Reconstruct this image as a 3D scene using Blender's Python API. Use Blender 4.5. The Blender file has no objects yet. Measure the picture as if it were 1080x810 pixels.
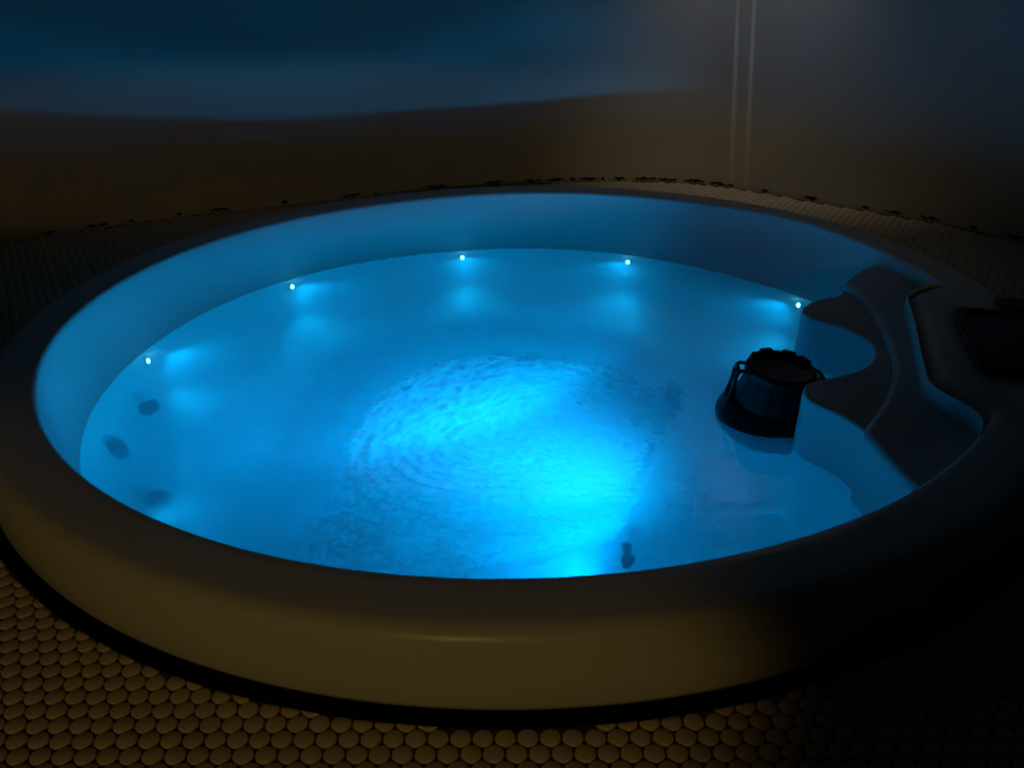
import bpy, bmesh, math, random
import numpy as np
from mathutils import Vector, Matrix, noise

random.seed(4)
PI = math.pi
S = bpy.context.scene
COL = S.collection
RIM = 0.13                       # height of the tub's rim above the tiled floor
WATER = RIM - 0.181              # water level
S.view_settings.view_transform = 'Standard'
S.view_settings.look = 'None'
S.view_settings.gamma = 1.0
S.view_settings.exposure = 0.0
S.view_settings.use_curve_mapping = False
S.cycles.use_denoising = True
S.cycles.volume_bounces = 2
S.cycles.transparent_max_bounces = 24

# ------------------------------------------------------------------ helpers
def tag(o, label=None, cat=None, group=None, kind=None):
    if label: o['label'] = label
    if cat: o['category'] = cat
    if group: o['group'] = group
    if kind: o['kind'] = kind
    return o

def empty(name, loc, rz=0.0):
    o = bpy.data.objects.new(name, None)
    o.empty_display_size = 0.05
    COL.objects.link(o)
    o.location = loc
    o.rotation_euler = (0, 0, rz)
    return o

def mesh(name, verts, faces, mat, parent=None, smooth=True, loc=(0, 0, 0)):
    me = bpy.data.meshes.new(name)
    me.from_pydata([tuple(v) for v in verts], [], faces)
    me.update()
    if smooth:
        me.polygons.foreach_set('use_smooth', [True] * len(me.polygons))
    o = bpy.data.objects.new(name, me)
    COL.objects.link(o)
    if mat: me.materials.append(mat)
    o.location = loc
    if parent: o.parent = parent
    return o

class MB:
    """collects verts and faces for one mesh"""
    def __init__(s): s.v = []; s.f = []
    def add(s, v, f):
        n = len(s.v); s.v += [tuple(x) for x in v]; s.f += [tuple(i + n for i in q) for q in f]; return s
    def lathe(s, prof, seg=64, M=None, rmod=None, cap0=False, cap1=False):
        v = []; f = []
        for (r, z) in prof:
            for i in range(seg):
                a = 2 * PI * i / seg
                rr = r * (rmod(a, z) if rmod else 1)
                v.append(Vector((rr * math.cos(a), rr * math.sin(a), z)))
        for j in range(len(prof) - 1):
            for i in range(seg):
                k = (i + 1) % seg
                f.append((j * seg + i, j * seg + k, (j + 1) * seg + k, (j + 1) * seg + i))
        if cap0: f.append(tuple(reversed(range(seg))))
        if cap1: f.append(tuple(range((len(prof) - 1) * seg, len(prof) * seg)))
        if M is not None: v = [M @ p for p in v]
        return s.add(v, f)
    def tube(s, pts, r, seg=10):
        pts = [Vector(p) for p in pts]
        v = []; f = []
        up = None
        for i, p in enumerate(pts):
            t = (pts[min(i + 1, len(pts) - 1)] - pts[max(i - 1, 0)]).normalized()
            if up is None:
                up = t.orthogonal().normalized()
            up = (up - t * up.dot(t)).normalized()
            b = t.cross(up)
            for k in range(seg):
                a = 2 * PI * k / seg
                v.append(p + (up * math.cos(a) + b * math.sin(a)) * r)
        n = len(pts)
        for j in range(n - 1):
            for k in range(seg):
                m = (k + 1) % seg
                f.append((j * seg + k, j * seg + m, (j + 1) * seg + m, (j + 1) * seg + k))
        f.append(tuple(reversed(range(seg)))); f.append(tuple(range((n - 1) * seg, n * seg)))
        return s.add(v, f)
    def rbox(s, cx, cy, hx, hy, z0, z1, rad=0.02, bev=0.004, M=None):
        def loop(ins, z):
            o = []
            r = max(rad - ins, 0.001)
            for qx, qy, a0 in ((1, 1, 0), (-1, 1, PI / 2), (-1, -1, PI), (1, -1, 1.5 * PI)):
                for k in range(7):
                    a = a0 + PI / 2 * k / 6
                    o.append(Vector((cx + qx * (hx - rad) + r * math.cos(a), cy + qy * (hy - rad) + r * math.sin(a), z)))
            return o
        L = [loop(bev, z0), loop(0, z0 + bev), loop(0, z1 - bev), loop(bev * .3, z1 - bev * .3), loop(bev, z1)]
        n = len(L[0]); v = sum(L, []); f = []
        for j in range(len(L) - 1):
            for i in range(n):
                k = (i + 1) % n
                f.append((j * n + i, j * n + k, (j + 1) * n + k, (j + 1) * n + i))
        f.append(tuple(reversed(range(n)))); f.append(tuple(range((len(L) - 1) * n, len(L) * n)))
        if M is not None: v = [M @ p for p in v]
        return s.add(v, f)
    def build(s, name, mat, parent=None, smooth=True, loc=(0, 0, 0)):
        return mesh(name, s.v, s.f, mat, parent, smooth, loc)

def catmull(P, n=8):
    P = [Vector((p[0], p[1])) for p in P]
    Q = [P[0] * 2 - P[1]] + P + [P[-1] * 2 - P[-2]]
    out = []
    for i in range(1, len(Q) - 2):
        a, b, c, d = Q[i - 1], Q[i], Q[i + 1], Q[i + 2]
        for k in range(n):
            t = k / n
            out.append(0.5 * ((2 * b) + (c - a) * t + (2 * a - 5 * b + 4 * c - d) * t * t + (3 * b - a - 3 * c + d) * t ** 3))
    out.append(P[-1])
    return out

def smoothstep(a, b, x):
    t = min(1, max(0, (x - a) / (b - a)))
    return t * t * (3 - 2 * t)

# ------------------------------------------------------------------ materials
def principled(name, col, rough=0.5, bump=None, spec=0.5, coat=0.0, var=None):
    m = bpy.data.materials.new(name); m.use_nodes = True
    nt = m.node_tree; b = nt.nodes['Principled BSDF']
    b.inputs['Base Color'].default_value = (*col, 1)
    b.inputs['Roughness'].default_value = rough
    b.inputs['Specular IOR Level'].default_value = spec
    b.inputs['Coat Weight'].default_value = coat
    b.inputs['Coat Roughness'].default_value = 0.1
    if bump or var:
        tc = nt.nodes.new('ShaderNodeTexCoord')
    if bump:
        for (scale, strength, dist) in [bump]:
            n = nt.nodes.new('ShaderNodeTexNoise'); n.inputs['Scale'].default_value = scale
            n.inputs['Detail'].default_value = 4
            nt.links.new(tc.outputs['Object'], n.inputs['Vector'])
            bp = nt.nodes.new('ShaderNodeBump'); bp.inputs['Strength'].default_value = strength
            bp.inputs['Distance'].default_value = dist
            nt.links.new(n.outputs['Fac'], bp.inputs['Height'])
            nt.links.new(bp.outputs['Normal'], b.inputs['Normal'])
    if var:
        scale, col2 = var
        n = nt.nodes.new('ShaderNodeTexNoise'); n.inputs['Scale'].default_value = scale
        n.inputs['Detail'].default_value = 5
        nt.links.new(tc.outputs['Object'], n.inputs['Vector'])
        mx = nt.nodes.new('ShaderNodeMix'); mx.data_type = 'RGBA'
        mx.inputs[6].default_value = (*col, 1); mx.inputs[7].default_value = (*col2, 1)
        nt.links.new(n.outputs['Fac'], mx.inputs[0])
        nt.links.new(mx.outputs[2], b.inputs['Base Color'])
    return m

M_shell = principled('acrylic_shell', (.64, .63, .62), .32, bump=(260, .05, .002), spec=.4)
M_step = principled('acrylic_step', (.64, .63, .62), .45, spec=.3)
M_gap_shade = principled('gap_shade_black', (.004, .004, .005), .85, spec=.1)
M_black = principled('black_plastic', (.006, .006, .008), .42, spec=.35)
M_dark = principled('dark_plastic', (.012, .013, .016), .5, bump=(400, .1, .001), spec=.3)
M_jet = principled('jet_plastic', (.035, .04, .055), .5)
M_lens_cup = principled('lamp_housing', (.5, .5, .5), .3)
M_debris = principled('wet_debris', (.03, .035, .045), .7)
M_wall = principled('plaster', (.60, .565, .52), .62, bump=(90, .12, .003), spec=.25, var=(2.2, (.55, .515, .47)))
M_ceiling = principled('ceiling_boards', (.05, .04, .03), .8)
M_walldark = principled('dark_panelling', (.05, .04, .03), .8)
M_floor = principled('penny_tile', (.74, .60, .44), .6, bump=(300, .15, .001), spec=.3, var=(28, (.62, .49, .35)))
M_grout = principled('grout', (.13, .10, .07), .9, bump=(200, .4, .003))
M_seal = principled('perished_sealant', (.006, .005, .005), .9)

def emission(name, col, strength):
    m = bpy.data.materials.new(name); m.use_nodes = True
    nt = m.node_tree; nt.nodes.clear()
    e = nt.nodes.new('ShaderNodeEmission'); e.inputs[0].default_value = (*col, 1); e.inputs[1].default_value = strength
    o = nt.nodes.new('ShaderNodeOutputMaterial'); nt.links.new(e.outputs[0], o.inputs[0])
    return m
M_led = emission('led_lens', (.12, .85, 1.0), 14)
M_lamp = emission('pool_lamp_lens', (.0, .45, 1.0), 1.5)

def water_material():
    m = bpy.data.materials.new('water'); m.use_nodes = True
    nt = m.node_tree; nt.nodes.clear(); N = nt.nodes.new; L = nt.links.new
    out = N('ShaderNodeOutputMaterial')
    tr = N('ShaderNodeBsdfTransparent')
    gl = N('ShaderNodeBsdfGlossy'); gl.inputs['Roughness'].default_value = .03
    fr = N('ShaderNodeFresnel'); fr.inputs['IOR'].default_value = 1.33
    tc = N('ShaderNodeTexCoord')
    n1 = N('ShaderNodeTexNoise'); n1.inputs['Scale'].default_value = 34; n1.inputs['Detail'].default_value = 3
    n1.inputs['Distortion'].default_value = 1.2
    L(tc.outputs['Object'], n1.inputs['Vector'])
    bp = N('ShaderNodeBump'); bp.inputs['Distance'].default_value = .004
    at = N('ShaderNodeAttribute'); at.attribute_name = 'ripple'
    L(at.outputs['Fac'], bp.inputs['Strength'])
    L(n1.outputs['Fac'], bp.inputs['Height'])
    L(bp.outputs['Normal'], gl.inputs['Normal'])
    L(bp.outputs['Normal'], fr.inputs['Normal'])
    # fine air bubbles and scum held in the top film make the water milky
    df = N('ShaderNodeBsdfDiffuse'); df.inputs[0].default_value = (.75, .85, .9, 1)
    tl = N('ShaderNodeBsdfTranslucent'); tl.inputs[0].default_value = (.75, .85, .9, 1)
    dm = N('ShaderNodeMixShader'); dm.inputs[0].default_value = .7; L(df.outputs[0], dm.inputs[1]); L(tl.outputs[0], dm.inputs[2])
    ml = N('ShaderNodeMixShader'); ml.inputs[0].default_value = .42; L(tr.outputs[0], ml.inputs[1]); L(dm.outputs[0], ml.inputs[2])
    mx = N('ShaderNodeMixShader'); L(fr.outputs[0], mx.inputs[0]); L(ml.outputs[0], mx.inputs[1]); L(gl.outputs[0], mx.inputs[2])
    L(mx.outputs[0], out.inputs['Surface'])
    vs = N('ShaderNodeVolumePrincipled')
    vs.inputs['Color'].default_value = (.55, .8, .95, 1)
    vs.inputs['Density'].default_value = .9
    vs.inputs['Anisotropy'].default_value = .15
    L(vs.outputs[0], out.inputs['Volume'])
    return m
M_water = water_material()

def foam_material():
    m = bpy.data.materials.new('bubbles'); m.use_nodes = True
    nt = m.node_tree; nt.nodes.clear(); N = nt.nodes.new; L = nt.links.new
    out = N('ShaderNodeOutputMaterial')
    tr = N('ShaderNodeBsdfTransparent')
    df = N('ShaderNodeBsdfDiffuse'); df.inputs[0].default_value = (.9, .93, .95, 1)
    tl = N('ShaderNodeBsdfTranslucent'); tl.inputs[0].default_value = (.9, .93, .95, 1)
    m1 = N('ShaderNodeMixShader'); m1.inputs[0].default_value = .55
    L(df.outputs[0], m1.inputs[1]); L(tl.outputs[0], m1.inputs[2])
    at = N('ShaderNodeAttribute'); at.attribute_name = 'cover'
    mx = N('ShaderNodeMixShader'); L(at.outputs['Fac'], mx.inputs[0]); L(tr.outputs[0], mx.inputs[1]); L(m1.outputs[0], mx.inputs[2])
    L(mx.outputs[0], out.inputs['Surface'])
    return m
M_foam = foam_material()

# ------------------------------------------------------------------ room
WB = [(-3.3, .12), (-2.6, .52), (-1.731, 1.001), (-1.237, 1.27), (-.959, 1.376), (-.68, 1.478), (-.446, 1.576), (-.2, 1.638), (.044, 1.674), (.393, 1.691),
      (.702, 1.63), (.867, 1.531), (.946, 1.464), (1.268, 1.154), (1.469, .961), (1.596, .769), (2.1, 0.1), (2.6, -.6)]
wc = catmull(WB, 10)
H = 2.45
def wall(name, pts, mat, z0=-.06, z1=H, thick=.1, side=1):
    v = []; f = []
    n = len(pts)
    for i, p in enumerate(pts):
        t = (pts[min(i + 1, n - 1)] - pts[max(i - 1, 0)]).normalized()
        o = Vector((-t.y, t.x)) * thick * side
        v += [(p.x, p.y, z0), (p.x, p.y, z1), (p.x + o.x, p.y + o.y, z1), (p.x + o.x, p.y + o.y, z0)]
    for i in range(n - 1):
        a, b = 4 * i, 4 * i + 4
        for k in range(4):
            m = (k + 1) % 4
            f.append((a + k, a + m, b + m, b + k))
    f += [(0, 3, 2, 1), (4 * n - 4, 4 * n - 3, 4 * n - 2, 4 * n - 1)]
    return tag(mesh(name, v, f, mat, smooth=False), 'plain wall of the dark room', None, None, 'structure')
wb = wall('wall_back', wc, M_wall)
wb.data.polygons.foreach_set('use_smooth', [True] * len(wb.data.polygons))
md = wb.modifiers.new('edges', 'EDGE_SPLIT'); md.split_angle = math.radians(40)
wb['label'] = 'curved plaster wall wrapping behind the tub'
V2 = lambda *p: [Vector(q) for q in p]
wall('wall_left', V2((-3.3, -4.4), (-3.3, .12)), M_walldark)
wall('wall_right', V2((2.6, -.6), (2.6, -4.4)), M_walldark)
wall('wall_front', V2((2.6, -4.4), (-3.3, -4.4)), M_walldark)
tag(mesh('ceiling', [(-3.4, -4.5, H), (2.7, -4.5, H), (2.7, 1.85, H), (-3.4, 1.85, H), (-3.4, -4.5, H + .1), (2.7, -4.5, H + .1), (2.7, 1.85, H + .1), (-3.4, 1.85, H + .1)],
    [(0, 1, 2, 3), (7, 6, 5, 4), (0, 4, 5, 1), (1, 5, 6, 2), (2, 6, 7, 3), (3, 7, 4, 0)], M_ceiling, smooth=False), 'ceiling above the tub room', None, None, 'structure')

# tiled floor: a grout bed with a round opening for the tub and penny tiles pressed into it, one mesh
def inside_room(x, y):
    c = False; P = [(p.x, p.y) for p in wc] + [(2.6, -4.4), (-3.3, -4.4)]
    j = len(P) - 1
    for i in range(len(P)):
        if (P[i][1] > y) != (P[j][1] > y) and x < (P[j][0] - P[i][0]) * (y - P[i][1]) / (P[j][1] - P[i][1]) + P[i][0]: c = not c
        j = i
    return c
def build_floor():
    R0 = 1.131
    v = []; f = []; mi = []
    seg = 256
    outer = []
    for i in range(seg):
        a = 2 * PI * i / seg
        v.append((R0 * math.cos(a), R0 * math.sin(a), -.0035))
    for i in range(seg):
        a = 2 * PI * i / seg
        v.append((R0 * math.cos(a), R0 * math.sin(a), -.06))
    X0, X1, Y0, Y1 = -3.4, 2.7, -4.5, 1.85
    for i in range(seg):
        a = 2 * PI * i / seg; c, s = math.cos(a), math.sin(a)
        t = min((X1 / c if c > 1e-9 else X0 / c if c < -1e-9 else 1e9), (Y1 / s if s > 1e-9 else Y0 / s if s < -1e-9 else 1e9))
        v.append((t * c, t * s, -.0035))
    for i in range(seg):
        k = (i + 1) % seg
        f.append((i, 2 * seg + i, 2 * seg + k, k)); mi.append(1)
        f.append((seg + i, i, k, seg + k)); mi.append(1)
    P = .0273; ang = math.radians(-1.2); ca, sa = math.cos(ang), math.sin(ang)
    S1 = 12
    ring = [(math.cos(2 * PI * (k + .5) / S1), math.sin(2 * PI * (k + .5) / S1)) for k in range(S1)]
    for j in range(-75, 75):
        for i in range(-85, 85):
            gx = (i + .5 * (j & 1)) * P; gy = j * P * .866
            x = gx * ca - gy * sa + .009; y = gx * sa + gy * ca + .012
            r = math.hypot(x, y)
            jit = (noise.noise((x * 25, y * 25, 3)) - 0) * .004
            if r < R0 - .004 or r > 2.05: continue
            cut = R0 + .002 + abs(jit)
            if not (inside_room(x, y) and inside_room(x * 1.012, y * 1.012)): continue
            h = .0012 * noise.noise((x * 31, y * 31, 7)); tx = .05 * noise.noise((i * 1.7, j * 2.3, 1)); ty = .05 * noise.noise((i * 1.3, j * 1.9, 5))
            rr = .0131 * (1 + .03 * noise.noise((i * .7, j * .9, 9)))
            n = len(v)
            for rad, z in ((rr, -.004), (rr * .97, -.0010), (rr * .86, 0)):
                for (c, s) in ring:
                    px, py = x + c * rad, y + s * rad
                    pr = math.hypot(px, py)
                    if pr < cut: px, py = px * cut / pr, py * cut / pr
                    v.append((px, py, z + h + (tx * c + ty * s) * rad))
            k0 = max(1, (cut + .003) / r)
            v.append((x * k0, y * k0, .0004 + h))
            for q in range(2):
                for k in range(S1):
                    m = (k + 1) % S1
                    f.append((n + q * S1 + k, n + q * S1 + m, n + (q + 1) * S1 + m, n + (q + 1) * S1 + k)); mi.append(0)
            for k in range(S1):
                f.append((n + 2 * S1 + k, n + 2 * S1 + (k + 1) % S1, n + 3 * S1)); mi.append(0)
    o = mesh('floor', v, f, M_floor)
    o.data.materials.append(M_grout)
    o.data.polygons.foreach_set('material_index', mi)
    return tag(o, 'floor of small round brown penny tiles', None, None, 'structure')
build_floor()

# perished black sealant along the foot of the back wall: broken flecks of uneven length
def build_sealant():
    b = MB(); rnd = random.Random(11)
    L = [wc[0]]
    d = 0
    pts = [p for p in wc]
    i = 0
    cum = [0]
    for k in range(1, len(pts)): cum.append(cum[-1] + (pts[k] - pts[k - 1]).length)
    def at(s):
        for k in range(1, len(pts)):
            if cum[k] >= s:
                t = (s - cum[k - 1]) / (cum[k] - cum[k - 1]); return pts[k - 1].lerp(pts[k], t)
        return pts[-1]
    s = 1.5
    while s < cum[-1] - 1.5:
        x = at(s).x
        dense = 1.0 if -.05 < x < .8 else .4
        ln = rnd.uniform(.015, .09) * (1 if dense == 1 else .9)
        n = max(3, int(ln / .008))
        P = []
        for k in range(n + 1):
            p = at(s + ln * k / n)
            P.append((p.x, p.y, .004 + .006 * rnd.random()))
        # a small irregular bead
        v = []; f = []
        for k, p in enumerate(P):
            r = .0015 + .005 * rnd.random() * math.sin(PI * (k + .3) / (n + .6))
            nn = Vector((-p[0], -p[1], 0)).normalized()
            for (a, c) in ((0, -1), (1, -.3), (.8, .8), (0, 1.3)):
                v.append((p[0] + nn.x * (a * r + .001), p[1] + nn.y * (a * r + .001), p[2] + c * r))
        for k in range(n):
            for q in range(3):
                f.append((4 * k + q, 4 * k + 4 + q, 4 * k + 5 + q, 4 * k + 1 + q))
        b.add(v, f)
        s += ln + rnd.uniform(.004, .05) / dense ** 1.6
    return tag(b.build('trim_1', M_seal), 'crumbling black sealant at the foot of the curved wall', None, None, 'structure')
build_sealant()

# ------------------------------------------------------------------ the tub
tub = tag(empty('hot_tub', (0, 0, 0)), 'big round cream hot tub filled with glowing blue water', 'hot tub')

def gauss(a, c, w):
    d = (a - c + 180) % 360 - 180
    return math.exp(-(d / w) ** 2)
def rim_scale(deg): return 1 + .026 * gauss(deg, 38, 17) - .017 * gauss(deg, 118, 24)
def water_r(deg):
    return .9625 - .038 * gauss(deg, 42, 28) + .02 * gauss(deg, 133, 26)

#        r, z (z from the rim top), blend: 0 outside, 1 follows the rim edge, 2 follows the waterline
PROF = [(1.100, -.1285, 0), (1.108, -.126, 0), (1.111, -.118, 0), (1.112, -.07, 0), (1.111, -.034, 0)]
for k in range(1, 8):
    a = PI / 2 * k / 7
    PROF.append((1.083 + .028 * math.cos(a), -.030 + .030 * math.sin(a) ** .9, 0))
PROF += [(1.055, .0005, 0), (1.026, 0, 1)]
for k in range(1, 7):
    a = PI / 2 * k / 6
    PROF.append((1.012 - .012 * math.sin(a), -.012 + .012 * math.cos(a), 1))
PROF += [(.996, -.04, 1), (.985, -.09, 3), (.974, -.14, 4), (.9625, -.181, 2), (.945, -.235, 2), (.918, -.275, 2), (.868, -.308, 2), (.81, -.331, 2), (.765, -.348, 2),
         (.735, -.365, 5), (.705, -.40, 5), (.69, -.45, 5), (.675, -.52, 5), (.655, -.575, 5), (.61, -.61, 5), (.5, -.622, 5), (.3, -.625, 5), (.1, -.626, 5)]
def well_scale(deg):
    return 1 + .06 * gauss(deg, 180, 30) - .07 * gauss(deg, 150, 14) - .20 * gauss(deg, 28, 30) - .14 * gauss(deg, -60, 45)
def shell_r(r, mode, deg):
    e = r * rim_scale(deg); w = r * water_r(deg) / .9625
    if mode == 0: return r
    if mode == 1: return e
    if mode == 3: return e * .6 + w * .4
    if mode == 4: return e * .25 + w * .75
    if mode == 2: return w
    return w * well_scale(deg)
def build_shell():
    seg = 288; v = []; f = []
    for (r, z, m) in PROF:
        for i in range(seg):
            deg = 360 * i / seg; a = math.radians(deg); rr = shell_r(r, m, deg)
            v.append((rr * math.cos(a), rr * math.sin(a), z + RIM))
    for j in range(len(PROF) - 1):
        for i in range(seg):
            k = (i + 1) % seg
            f.append((j * seg + i, (j + 1) * seg + i, (j + 1) * seg + k, j * seg + k)[::-1])
    n = len(v); v.append((0, 0, RIM - .626))
    b = (len(PROF) - 1) * seg
    for i in range(seg): f.append((b + i, b + (i + 1) % seg, n))
    return mesh('shell', v, f, M_shell, tub)
build_shell()

# black ring: the shade of the gap under the apron, put into its colour
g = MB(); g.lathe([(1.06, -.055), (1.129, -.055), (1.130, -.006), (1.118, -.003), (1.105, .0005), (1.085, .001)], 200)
g.build('gap_shade', M_gap_shade, tub)

# moulded entry step with three terraces on the right
def terrace(curve, ztop, fil, zbot, taper, rout, name):
    P = catmull(curve, 6); n = len(P)
    cum = []
    N = []
    for i in range(n):
        t = (P[min(i + 1, n - 1)] - P[max(i - 1, 0)]).normalized()
        N.append(Vector((t.y, -t.x)))            # towards the tub centre or away: fixed below
    for i in range(n):
        if N[n // 2].dot(P[n // 2]) > 0: N[i] = -N[i]
    # the curve runs clockwise seen from above; N points into the water
    rows = []
    rows.append([(p + N[i] * taper, zbot) for i, p in enumerate(P)])
    rows.append([(p + N[i] * taper * .35, (zbot + ztop) * .5 + .02) for i, p in enumerate(P)])
    rows.append([(p, ztop - fil) for p in P])
    for k in range(1, 6):
        a = PI / 2 * k / 5
        rows.append([(p - N[i] * fil * (1 - math.cos(a)), ztop - fil + fil * math.sin(a)) for i, p in enumerate(P)])
    out = []
    for i, p in enumerate(P):
        q = p.normalized() * max(rout, p.length + .02)
        out.append(q)
    for t in (.12, .45, 1.0):
        rows.append([((p - N[i] * fil).lerp(out[i], t), ztop + .0008 * t) for i, p in enumerate(P)])
    rows.append([(out[i], zbot) for i in range(n)])
    v = []; f = []
    for R in rows:
        for (p, z) in R: v.append((p.x, p.y, z + RIM))
    m = len(rows)
    for j in range(m - 1):
        for i in range(n - 1):
            f.append((j * n + i, j * n + i + 1, (j + 1) * n + i + 1, (j + 1) * n + i))
    for j in range(m - 1):
        pass
    f.append(tuple(j * n for j in range(m))); f.append(tuple(j * n + n - 1 for j in reversed(range(m))))
    o = mesh(name, v, f, M_step, tub)
    bm = bmesh.new(); bm.from_mesh(o.data); bmesh.ops.recalc_face_normals(bm, faces=bm.faces[:])
    bm.to_mesh(o.data); bm.free()
    md = o.modifiers.new('edges', 'EDGE_SPLIT'); md.split_angle = math.radians(50)
    return o
T1 = [(.981, .378), (.906, .305), (.84, .213), (.805, .146), (.737, .111), (.694, .069), (.68, .038), (.685, .002), (.712, -.029), (.739, -.059), (.762, -.115), (.77, -.168), (.754, -.222), (.725, -.263), (.696, -.289), (.636, -.318), (.579, -.341), (.556, -.378), (.557, -.423), (.591, -.474), (.614, -.536), (.622, -.657), (.631, -.727), (.64, -.78)]
T2 = [(1.006, .369), (.946, .317), (.89, .267), (.827, .184), (.829, .149), (.828, .025), (.805, -.134), (.768, -.282), (.71, -.409), (.654, -.496), (.605, -.565), (.602, -.605), (.608, -.689), (.617, -.752), (.63, -.80)]
T3 = [(.997, .062), (.923, .014), (.893, -.034), (.847, -.185), (.784, -.374), (.758, -.465), (.77, -.527), (.787, -.578), (.779, -.622), (.746, -.678)]
tag(terrace(T1, -.058, .007, -.60, .03, 1.035, 'entry_step'), 'scalloped lower ledge of the moulded step')
tag(terrace(T2, -.041, .014, -.40, .006, 1.04, 'upper_step'), 'upper ledge behind the scalloped one')
tag(terrace(T3, .0012, .044, -.045, .004, 1.06, 'raised_deck'), 'raised pad between step and rim')

# skimmer box outside the rim with its black lid lying on the rim
Ms = Matrix.Rotation(math.radians(-16), 4, 'Z')
sk = MB(); sk.rbox(1.215, -.03, .10, .20, .0005, RIM - .004, .03, .006, Ms)
sk.build('skimmer_box', M_step, tub)
lid = MB(); lid.rbox(1.105, -.035, .165, .165, RIM + .002, RIM + .015, .03, .005, Ms)
lid_o = tag(lid.build('skimmer_lid', M_dark, tub), 'black square lid on the rim')
lr = MB()
for (cx, cy, hx, hy) in ((1.105, .112, .15, .008), (1.105, -.182, .15, .008), (.957, -.035, .008, .14), (1.253, -.035, .008, .14)):
    lr.rbox(cx, cy, hx, hy, RIM + .014, RIM + .020, .007, .002, Ms)
lr.build('lid_ridge', M_dark, lid_o)
hg = MB(); hg.rbox(1.115, .19, .07, .035, RIM + .002, RIM + .012, .01, .004, Ms)
hg.tube([Ms @ Vector((1.05, .148, RIM + .012)), Ms @ Vector((1.18, .148, RIM + .012))], .007)
hg.build('hinge', M_black, lid_o)

# small underwater fittings: water jets in the seat back
def axis_matrix(loc, nrm):
    q = Vector(nrm).normalized().to_track_quat('Z', 'Y')
    return Matrix.Translation(loc) @ q.to_matrix().to_4x4()
JET = [((-.898, -.190, RIM - .262), 192, .35), ((-.772, -.315, RIM - .318), 202, .75), ((-.895, .015, RIM - .262), 178, .35)]
for i, (loc, deg, tilt) in enumerate(JET):
    a = math.radians(deg)
    nrm = (-math.cos(a) * (1 - tilt), -math.sin(a) * (1 - tilt), tilt)
    M = axis_matrix(Vector(loc) , nrm)
    sc = (.78, .74, .5)[i]
    jb = MB(); jb.lathe([(.034 * sc, -.02), (.034 * sc, .006), (.030 * sc, .010), (.022 * sc, .010), (.019 * sc, .004), (.017 * sc, -.012)], 28, M, cap1=True)
    jo = jb.build('water_jet', M_jet, tub)
    jn = MB(); jn.lathe([(.012 * sc, -.012), (.012 * sc, .006), (.007 * sc, .009), (.006 * sc, -.004)], 18, M, cap1=True)
    jn.build('nozzle', M_black, jo)

# LED lights set in the inner wall at the waterline
LEDS = [(171, .0), (135, .0), (100.2, .0), (66.3, .0), (28.5, .0), (222, 0)]
for deg, dz in LEDS:
    a = math.radians(deg)
    r = shell_r(.9515, 2, deg)
    loc = Vector((r * math.cos(a), r * math.sin(a), WATER - .02))
    nrm = (-math.cos(a), -math.sin(a), .25)
    M = axis_matrix(loc, nrm)
    h = MB(); h.lathe([(.011, -.012), (.011, .001), (.009, .0025), (.007, .0025), (.0065, .0)], 20, M)
    ho = h.build('led_light', M_lens_cup, tub)
    l = MB(); l.lathe([(.0068, -.001), (.0062, .003), (.0045, .0055), (.0022, .0068), (.0004, .0071)], 18, M, cap1=True)
    tag(l.build('led_lens', M_led, ho), 'glowing cyan lens')
    d = bpy.data.lights.new('led_glow', 'SPOT'); d.energy = 1.0 if deg > 200 else 2.5; d.color = (.0, .46, 1); d.shadow_soft_size = .012
    d.spot_size = math.radians(140); d.spot_blend = 1
    lo = bpy.data.objects.new('led_glow', d); COL.objects.link(lo)
    lo.location = (loc.x - .035 * math.cos(a), loc.y - .035 * math.sin(a), WATER - .036)
    lo.rotation_euler = Vector((-math.cos(a), -math.sin(a), -.26)).to_track_quat('-Z', 'Y').to_euler()
    lo.parent = ho

# the underwater lamp in the near side of the footwell
Lp = Vector((.16, -.575, RIM - .44)); Ln = Vector((-.35, 1, .3))
M = axis_matrix(Lp, Ln)
pl = MB(); pl.lathe([(.055, -.05), (.055, .004), (.050, .010), (.044, .010), (.042, .004)], 32, M)
po = pl.build('pool_lamp', M_lens_cup, tub)
pl = MB(); pl.lathe([(.043, .002), (.03, .010), (.015, .014), (.001, .015)], 32, M, cap1=True)
pl.build('lamp_lens', M_lamp, po)

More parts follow.
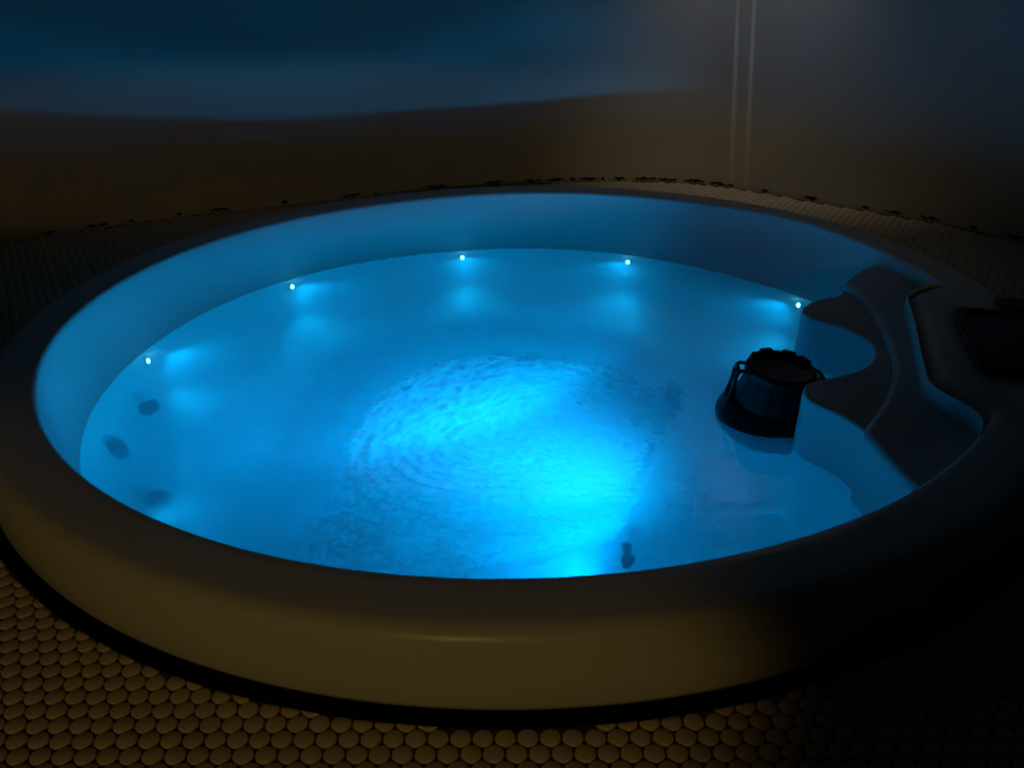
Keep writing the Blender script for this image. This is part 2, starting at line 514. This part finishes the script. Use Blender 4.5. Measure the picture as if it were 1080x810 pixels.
# ------------------------------------------------------------------ water
def build_water():
    cell = .014
    seg = 220; rings = 64
    v = []; f = []; rip = []
    spots = [(.29, .702, .075, 1.0), (-.887, -.028, .07, .9), (-.464, .057, .13, .8), (-.599, .58, .08, .7), (.065, -.074, .16, .7), (0, -.4, .42, .55)]
    def ripple(x, y):
        s = .05
        for (a, b, w, k) in spots: s += k * math.exp(-((x - a) ** 2 + (y - b) ** 2) / w ** 2)
        return min(1, s)
    for j in range(rings + 1):
        t = j / rings
        for i in range(seg):
            deg = 360 * i / seg; a = math.radians(deg)
            r = (water_r(deg) + .014) * (.004 + .996 * t)
            x, y = r * math.cos(a), r * math.sin(a)
            k = ripple(x, y)
            z = WATER + k * .0022 * noise.noise((x * 22, y * 30, 0)) + .0004 * noise.noise((x * 9, y * 9, 4))
            v.append((x, y, z)); rip.append(k)
    for j in range(rings):
        for i in range(seg):
            k = (i + 1) % seg
            f.append((j * seg + i, (j + 1) * seg + i, (j + 1) * seg + k, j * seg + k))
    n = len(v); v.append((0, 0, WATER)); rip.append(.5)
    for i in range(seg): f.append((n, i, (i + 1) % seg))
    base = rings * seg
    prev = base
    for (r, z, m) in [(.955, -.25, 2), (.87, -.33, 2), (.77, -.372, 2), (.71, -.45, 5), (.67, -.60, 5), (.52, -.64, 5)]:
        s0 = len(v)
        for i in range(seg):
            deg = 360 * i / seg; a = math.radians(deg); rr = shell_r(r, m, deg) + .012
            v.append((rr * math.cos(a), rr * math.sin(a), z + RIM)); rip.append(0)
        for i in range(seg):
            k = (i + 1) % seg
            f.append((prev + i, s0 + i, s0 + k, prev + k))
        prev = s0
    f.append(tuple(prev + i for i in range(seg)))
    o = mesh('water', v, f, M_water)
    at = o.data.attributes.new('ripple', 'FLOAT', 'POINT'); at.data.foreach_set('value', rip)
    return tag(o, 'glowing turquoise blue water filling the round tub', 'water', None, 'stuff')
build_water()

# churning mass of bubbles just under the surface
CLOUD = [(-.355, -.341), (-.333, -.218), (-.278, -.057), (-.196, .043), (-.105, .095), (.037, .076), (.151, .042), (.257, -.033), (.309, -.125), (.351, -.073), (.369, -.138), (.346, -.249), (.296, -.349), (.246, -.422), (.22, -.507), (.197, -.585), (.149, -.642), (.08, -.681), (.014, -.706), (-.05, -.722), (-.095, -.775), (-.171, -.79), (-.236, -.775), (-.348, -.76), (-.372, -.666), (-.335, -.518)]
def build_foam():
    P = catmull(CLOUD + [CLOUD[0]], 5)
    A = np.array([(p.x, p.y) for p in P])
    a, b = A[:-1], A[1:]
    X0, X1, Y0, Y1, st = -.50, .47, -.86, .21, .0062
    nx, ny = int((X1 - X0) / st), int((Y1 - Y0) / st)
    v = []; f = []; den = []; idx = {}
    ab = b - a; L2 = (ab ** 2).sum(1)
    for j in range(ny):
        for i in range(nx):
            x = X0 + i * st; y = Y0 + j * st
            # warped sample point so the outline turns into torn wisps
            w1 = noise.noise((x * 16, y * 16, 1)) * .022 + noise.noise((x * 45, y * 60, 2)) * .014
            w2 = noise.noise((x * 16, y * 16, 11)) * .022 + noise.noise((x * 45, y * 60, 12)) * .014
            p = np.array((x + w1, y + w2))
            t = np.clip(((p - a) * ab).sum(1) / L2, 0, 1)
            d = np.sqrt((((a + ab * t[:, None]) - p) ** 2).sum(1)).min()
            cr = ((a[:, 1] > p[1]) != (b[:, 1] > p[1])) & (p[0] < (b[:, 0] - a[:, 0]) * (p[1] - a[:, 1]) / (b[:, 1] - a[:, 1] + 1e-12) + a[:, 0])
            s = d if cr.sum() % 2 else -d
            if s < -.05:
                continue
            front = smoothstep(-.45, -.75, y)                     # thins out towards the near rim
            fine = .5 + .5 * noise.fractal((x * 55, y * 75, 3), .7, 2.1, 4)
            soft = .02 + .10 * front
            q = smoothstep(-.012 - .05 * front, soft, s)
            # the vortex and the gaps
            dv = math.hypot(x - .075, (y + .06) * 1.2)
            swirl = .5 + .5 * math.sin(90 * dv + 3 * math.atan2(y + .06, x - .075) + 3 * noise.noise((x * 12, y * 12, 0)))
            q *= 1 - .45 * math.exp(-(dv / .085) ** 2) * (.4 + .6 * swirl)
            q *= 1 - .75 * math.exp(-(((x + .19) / .055) ** 2 + ((y + .70) / .06) ** 2))
            q *= 1 - .28 * math.exp(-(((x + .05) / .15) ** 2 + ((y + .42) / .14) ** 2))
            q *= 1 - .22 * smoothstep(-.12, -.30, x) * (1 - fine) * 1.6
            q *= .72 + .45 * fine
            z = -.001 - .004 * (1 - smoothstep(0, .06, s)) + .004 * noise.noise((x * 30 + 2 * y, y * 40, 8)) + .0042 * noise.noise((x * 75, y * 95, 5))
            # fold lines stretched along the flow round the centre
            ang = math.atan2(y + .3, x - .02); rr = math.hypot(x - .02, y + .3)
            z += .006 * noise.noise((rr * 60 + 2 * math.sin(ang * 3), ang * 5, 2))
            idx[(i, j)] = len(v); v.append((x, y, WATER + .006 + z)); den.append(min(.84, max(0, q)))
    for (i, j), k in list(idx.items()):
        if (i + 1, j) in idx and (i, j + 1) in idx and (i + 1, j + 1) in idx:
            f.append((k, idx[(i + 1, j)], idx[(i + 1, j + 1)], idx[(i, j + 1)]))
    # underside of the mass
    n = len(v); m = len(f)
    lo = []
    for k in range(n):
        x, y, z = v[k]
        lo.append((x, y, z - .005 - .09 * den[k]))
    v2 = v + lo
    f2 = f + [tuple(n + q for q in reversed(c)) for c in f]
    o = mesh('bubbles', v2, f2, M_foam)
    at = o.data.attributes.new('cover', 'FLOAT', 'POINT'); at.data.foreach_set('value', den + [.35 * d for d in den])
    return tag(o, 'bright churning mass of bubbles in the middle of the water', 'bubbles', None, 'stuff')
build_foam()

# small dark clump by the near rim
db = MB()
for (x, y, rx, ry, rz) in ((.186, -.634, .010, .014, .007), (.184, -.668, .012, .018, .008), (.180, -.682, .009, .010, .006)):
    v = []; f = []
    nu, nv = 14, 8
    for j in range(nv + 1):
        ph = PI * j / nv
        for i in range(nu):
            th = 2 * PI * i / nu
            k = 1 + .25 * noise.noise((math.cos(th) * 2 + x * 90, math.sin(th) * 2, ph * 2))
            v.append((x + rx * k * math.sin(ph) * math.cos(th), y + ry * k * math.sin(ph) * math.sin(th), WATER - .052 + rz * math.cos(ph)))
    for j in range(nv):
        for i in range(nu):
            f.append((j * nu + i, (j + 1) * nu + i, (j + 1) * nu + (i + 1) % nu, j * nu + (i + 1) % nu))
    db.add(v, f)
tag(db.build('debris', M_debris), 'small dark clump of debris in the water near the front rim', 'debris')

# ------------------------------------------------------------------ black floating skimmer basket
SK = Vector((.540, -.240, WATER - .002))
cap = tag(empty('skimmer_basket', SK, 0), 'black round skimmer basket floating in the water beside the scalloped step', 'skimmer basket')
cap.rotation_euler = (math.radians(6), math.radians(6), 0)
b = MB()
def ribs(a, z): return 1 + .03 * (1 if math.sin(a * 14) > .2 else 0)
b.lathe([(.084, -.045), (.090, -.02), (.089, .0), (.080, .045), (.069, .090), (.065, .106)], 168, rmod=ribs, cap0=True)
b.build('basket_body', M_black, cap)
b = MB()
b.lathe([(.090, -.030), (.098, -.034), (.110, -.022), (.114, -.006), (.112, .004), (.105, .016), (.098, .028), (.093, .036)], 96)
b.build('float_collar', M_black, cap)
b = MB()
def knurl(a, z): return 1 + .022 * max(0, math.cos(a * 9)) ** .5
b.lathe([(.066, .094), (.070, .095), (.073, .099), (.073, .113), (.070, .119), (.060, .121), (.056, .116), (.03, .115), (.001, .115)], 144, rmod=knurl, cap1=True)
lido = b.build('basket_lid', M_black, cap)
for a in (1.1, 1.9, .5, 2.6):
    Mx = Matrix.Translation((.063 * math.cos(a), .063 * math.sin(a), .117)) @ Matrix.Rotation(a, 4, 'Z')
    b = MB(); b.rbox(0, 0, .007, .015, 0, .009, .005, .002, Mx)
    b.build('lid_lug', M_black, lido)
for a0 in (PI - .12, -.05):
    c, s = math.cos(a0), math.sin(a0)
    pts = []
    for (r, z) in ((.066, .105), (.082, .107), (.089, .102), (.092, .090), (.091, .076), (.094, .050), (.098, .024), (.099, .012)):
        pts.append((r * c, r * s, z))
    pp = []
    for k in range(len(pts) - 1):
        for t in (0, .33, .66): pp.append(Vector(pts[k]).lerp(Vector(pts[k + 1]), t))
    pp.append(Vector(pts[-1]))
    b = MB()
    for off in (-.018, .018):
        b.tube([p + Vector((-s, c, 0)) * off for p in pp], .0042, 8)
    b.tube([Vector((-s, c, 0)) * t + Vector((.089 * c, .089 * s, .102)) for t in (-.018, .018)], .005, 8)
    b.build('clip', M_black, cap)

# ------------------------------------------------------------------ lights
def add_light(name, kind, loc, energy, col, target=None, **kw):
    d = bpy.data.lights.new(name, kind); d.energy = energy; d.color = col
    for k, v in kw.items(): setattr(d, k, v)
    o = bpy.data.objects.new(name, d); COL.objects.link(o); o.location = loc
    if target is not None:
        o.rotation_euler = (Vector(target) - Vector(loc)).to_track_quat('-Z', 'Y').to_euler()
    return o
BLUE = (.0, .42, 1.0)
# underwater lamp in the near side of the footwell: beam through the bubbles to the far side
pb = add_light('pool_lamp_beam', 'SPOT', Lp + Ln.normalized() * .035, 108, BLUE, Lp + Vector((math.cos(math.radians(125)), math.sin(math.radians(125)), .365)), spot_size=math.radians(106), spot_blend=.5, shadow_soft_size=.03)
pb.scale = (1, .27, 1)
add_light('pool_lamp_spill', 'SPOT', Lp + Ln.normalized() * .035, 17, BLUE, Lp + Vector((-.15, .12, .3)), spot_size=math.radians(130), spot_blend=.9, shadow_soft_size=.04)
# warm lamp low behind the camera to the left
hl = add_light('hall_lamp', 'SPOT', (-.6, -3.6, 1.15), 17, (1, .66, .17), (-.76, -.80, -.12), spot_size=math.radians(44), spot_blend=.24, shadow_soft_size=.06)
hl.scale = (1, .30, 1)
hb = add_light('hall_lamp_high', 'SPOT', (-.6, -3.6, 1.15), 15, (1, .66, .17), (-.75, -.80, .625), spot_size=math.radians(47), spot_blend=.3, shadow_soft_size=.06)
hb.scale = (1, .14, 1)
# added spot, no lamp of its own: warms the right of the back wall
add_light('warm_wall_spot', 'SPOT', (1.2, -3.7, 1.2), 17, (1, .76, .30), (1.0, 1.3, .50), spot_size=math.radians(22), spot_blend=.9, shadow_soft_size=.06)
# shaded wall lamp above the frame
add_light('wall_lamp', 'SPOT', (.80, 1.28, 1.55), 7.5, (1, .93, .76), (.97, 1.60, .74), spot_size=math.radians(76), spot_blend=1.0, shadow_soft_size=.03)
# two narrow spots added only to draw pale streaks down the wall
for k in (-1, 1):
    wx = .857 + .026 * k; wy = 1.531 - (wx - .867) * .62
    tg = Vector((.852, -.523, 0)); nw = Vector((.523, .852, 0))
    dr = (Vector((0, 0, -1)) + nw * .26 + tg * .055).normalized()
    pos = Vector((wx + .012, wy - .007, .42)) - dr * .95
    o = add_light('streak_spot', 'SPOT', pos, 5, (1, .95, .84), None, spot_size=math.radians(14), spot_blend=1.0, shadow_soft_size=.004)
    zax = -dr; yax = (nw - zax * nw.dot(zax)).normalized(); xax = yax.cross(zax)
    o.matrix_world = Matrix(((xax.x, yax.x, zax.x, pos.x), (xax.y, yax.y, zax.y, pos.y), (xax.z, yax.z, zax.z, pos.z), (0, 0, 0, 1))) @ Matrix.Diagonal((.10, 1, 1, 1))
# added dim warm fill for the room, no fitting behind it
add_light('room_fill', 'POINT', (-.4, -.9, 2.2), .2, (1, .72, .38), None, shadow_soft_size=.15)

W = bpy.data.worlds.new('world'); S.world = W; W.use_nodes = True
W.node_tree.nodes['Background'].inputs[0].default_value = (0, 0, 0, 1)

# ------------------------------------------------------------------ camera
cam = bpy.data.cameras.new('camera'); co = bpy.data.objects.new('camera', cam); COL.objects.link(co)
cam.sensor_width = 36; cam.lens = 938.98 * 36 / 1080; cam.clip_start = .02
p, r = .456489875, -.0216328364
R_ = Vector((1, 0, 0)); U_ = Vector((0, math.sin(p), math.cos(p))); F_ = Vector((0, math.cos(p), -math.sin(p)))
right = R_ * math.cos(r) + U_ * math.sin(r); up = -R_ * math.sin(r) + U_ * math.cos(r)
co.matrix_world = Matrix(((right.x, up.x, -F_.x, -.01168), (right.y, up.y, -F_.y, -1.92751), (right.z, up.z, -F_.z, .73109 + RIM), (0, 0, 0, 1)))
S.camera = co
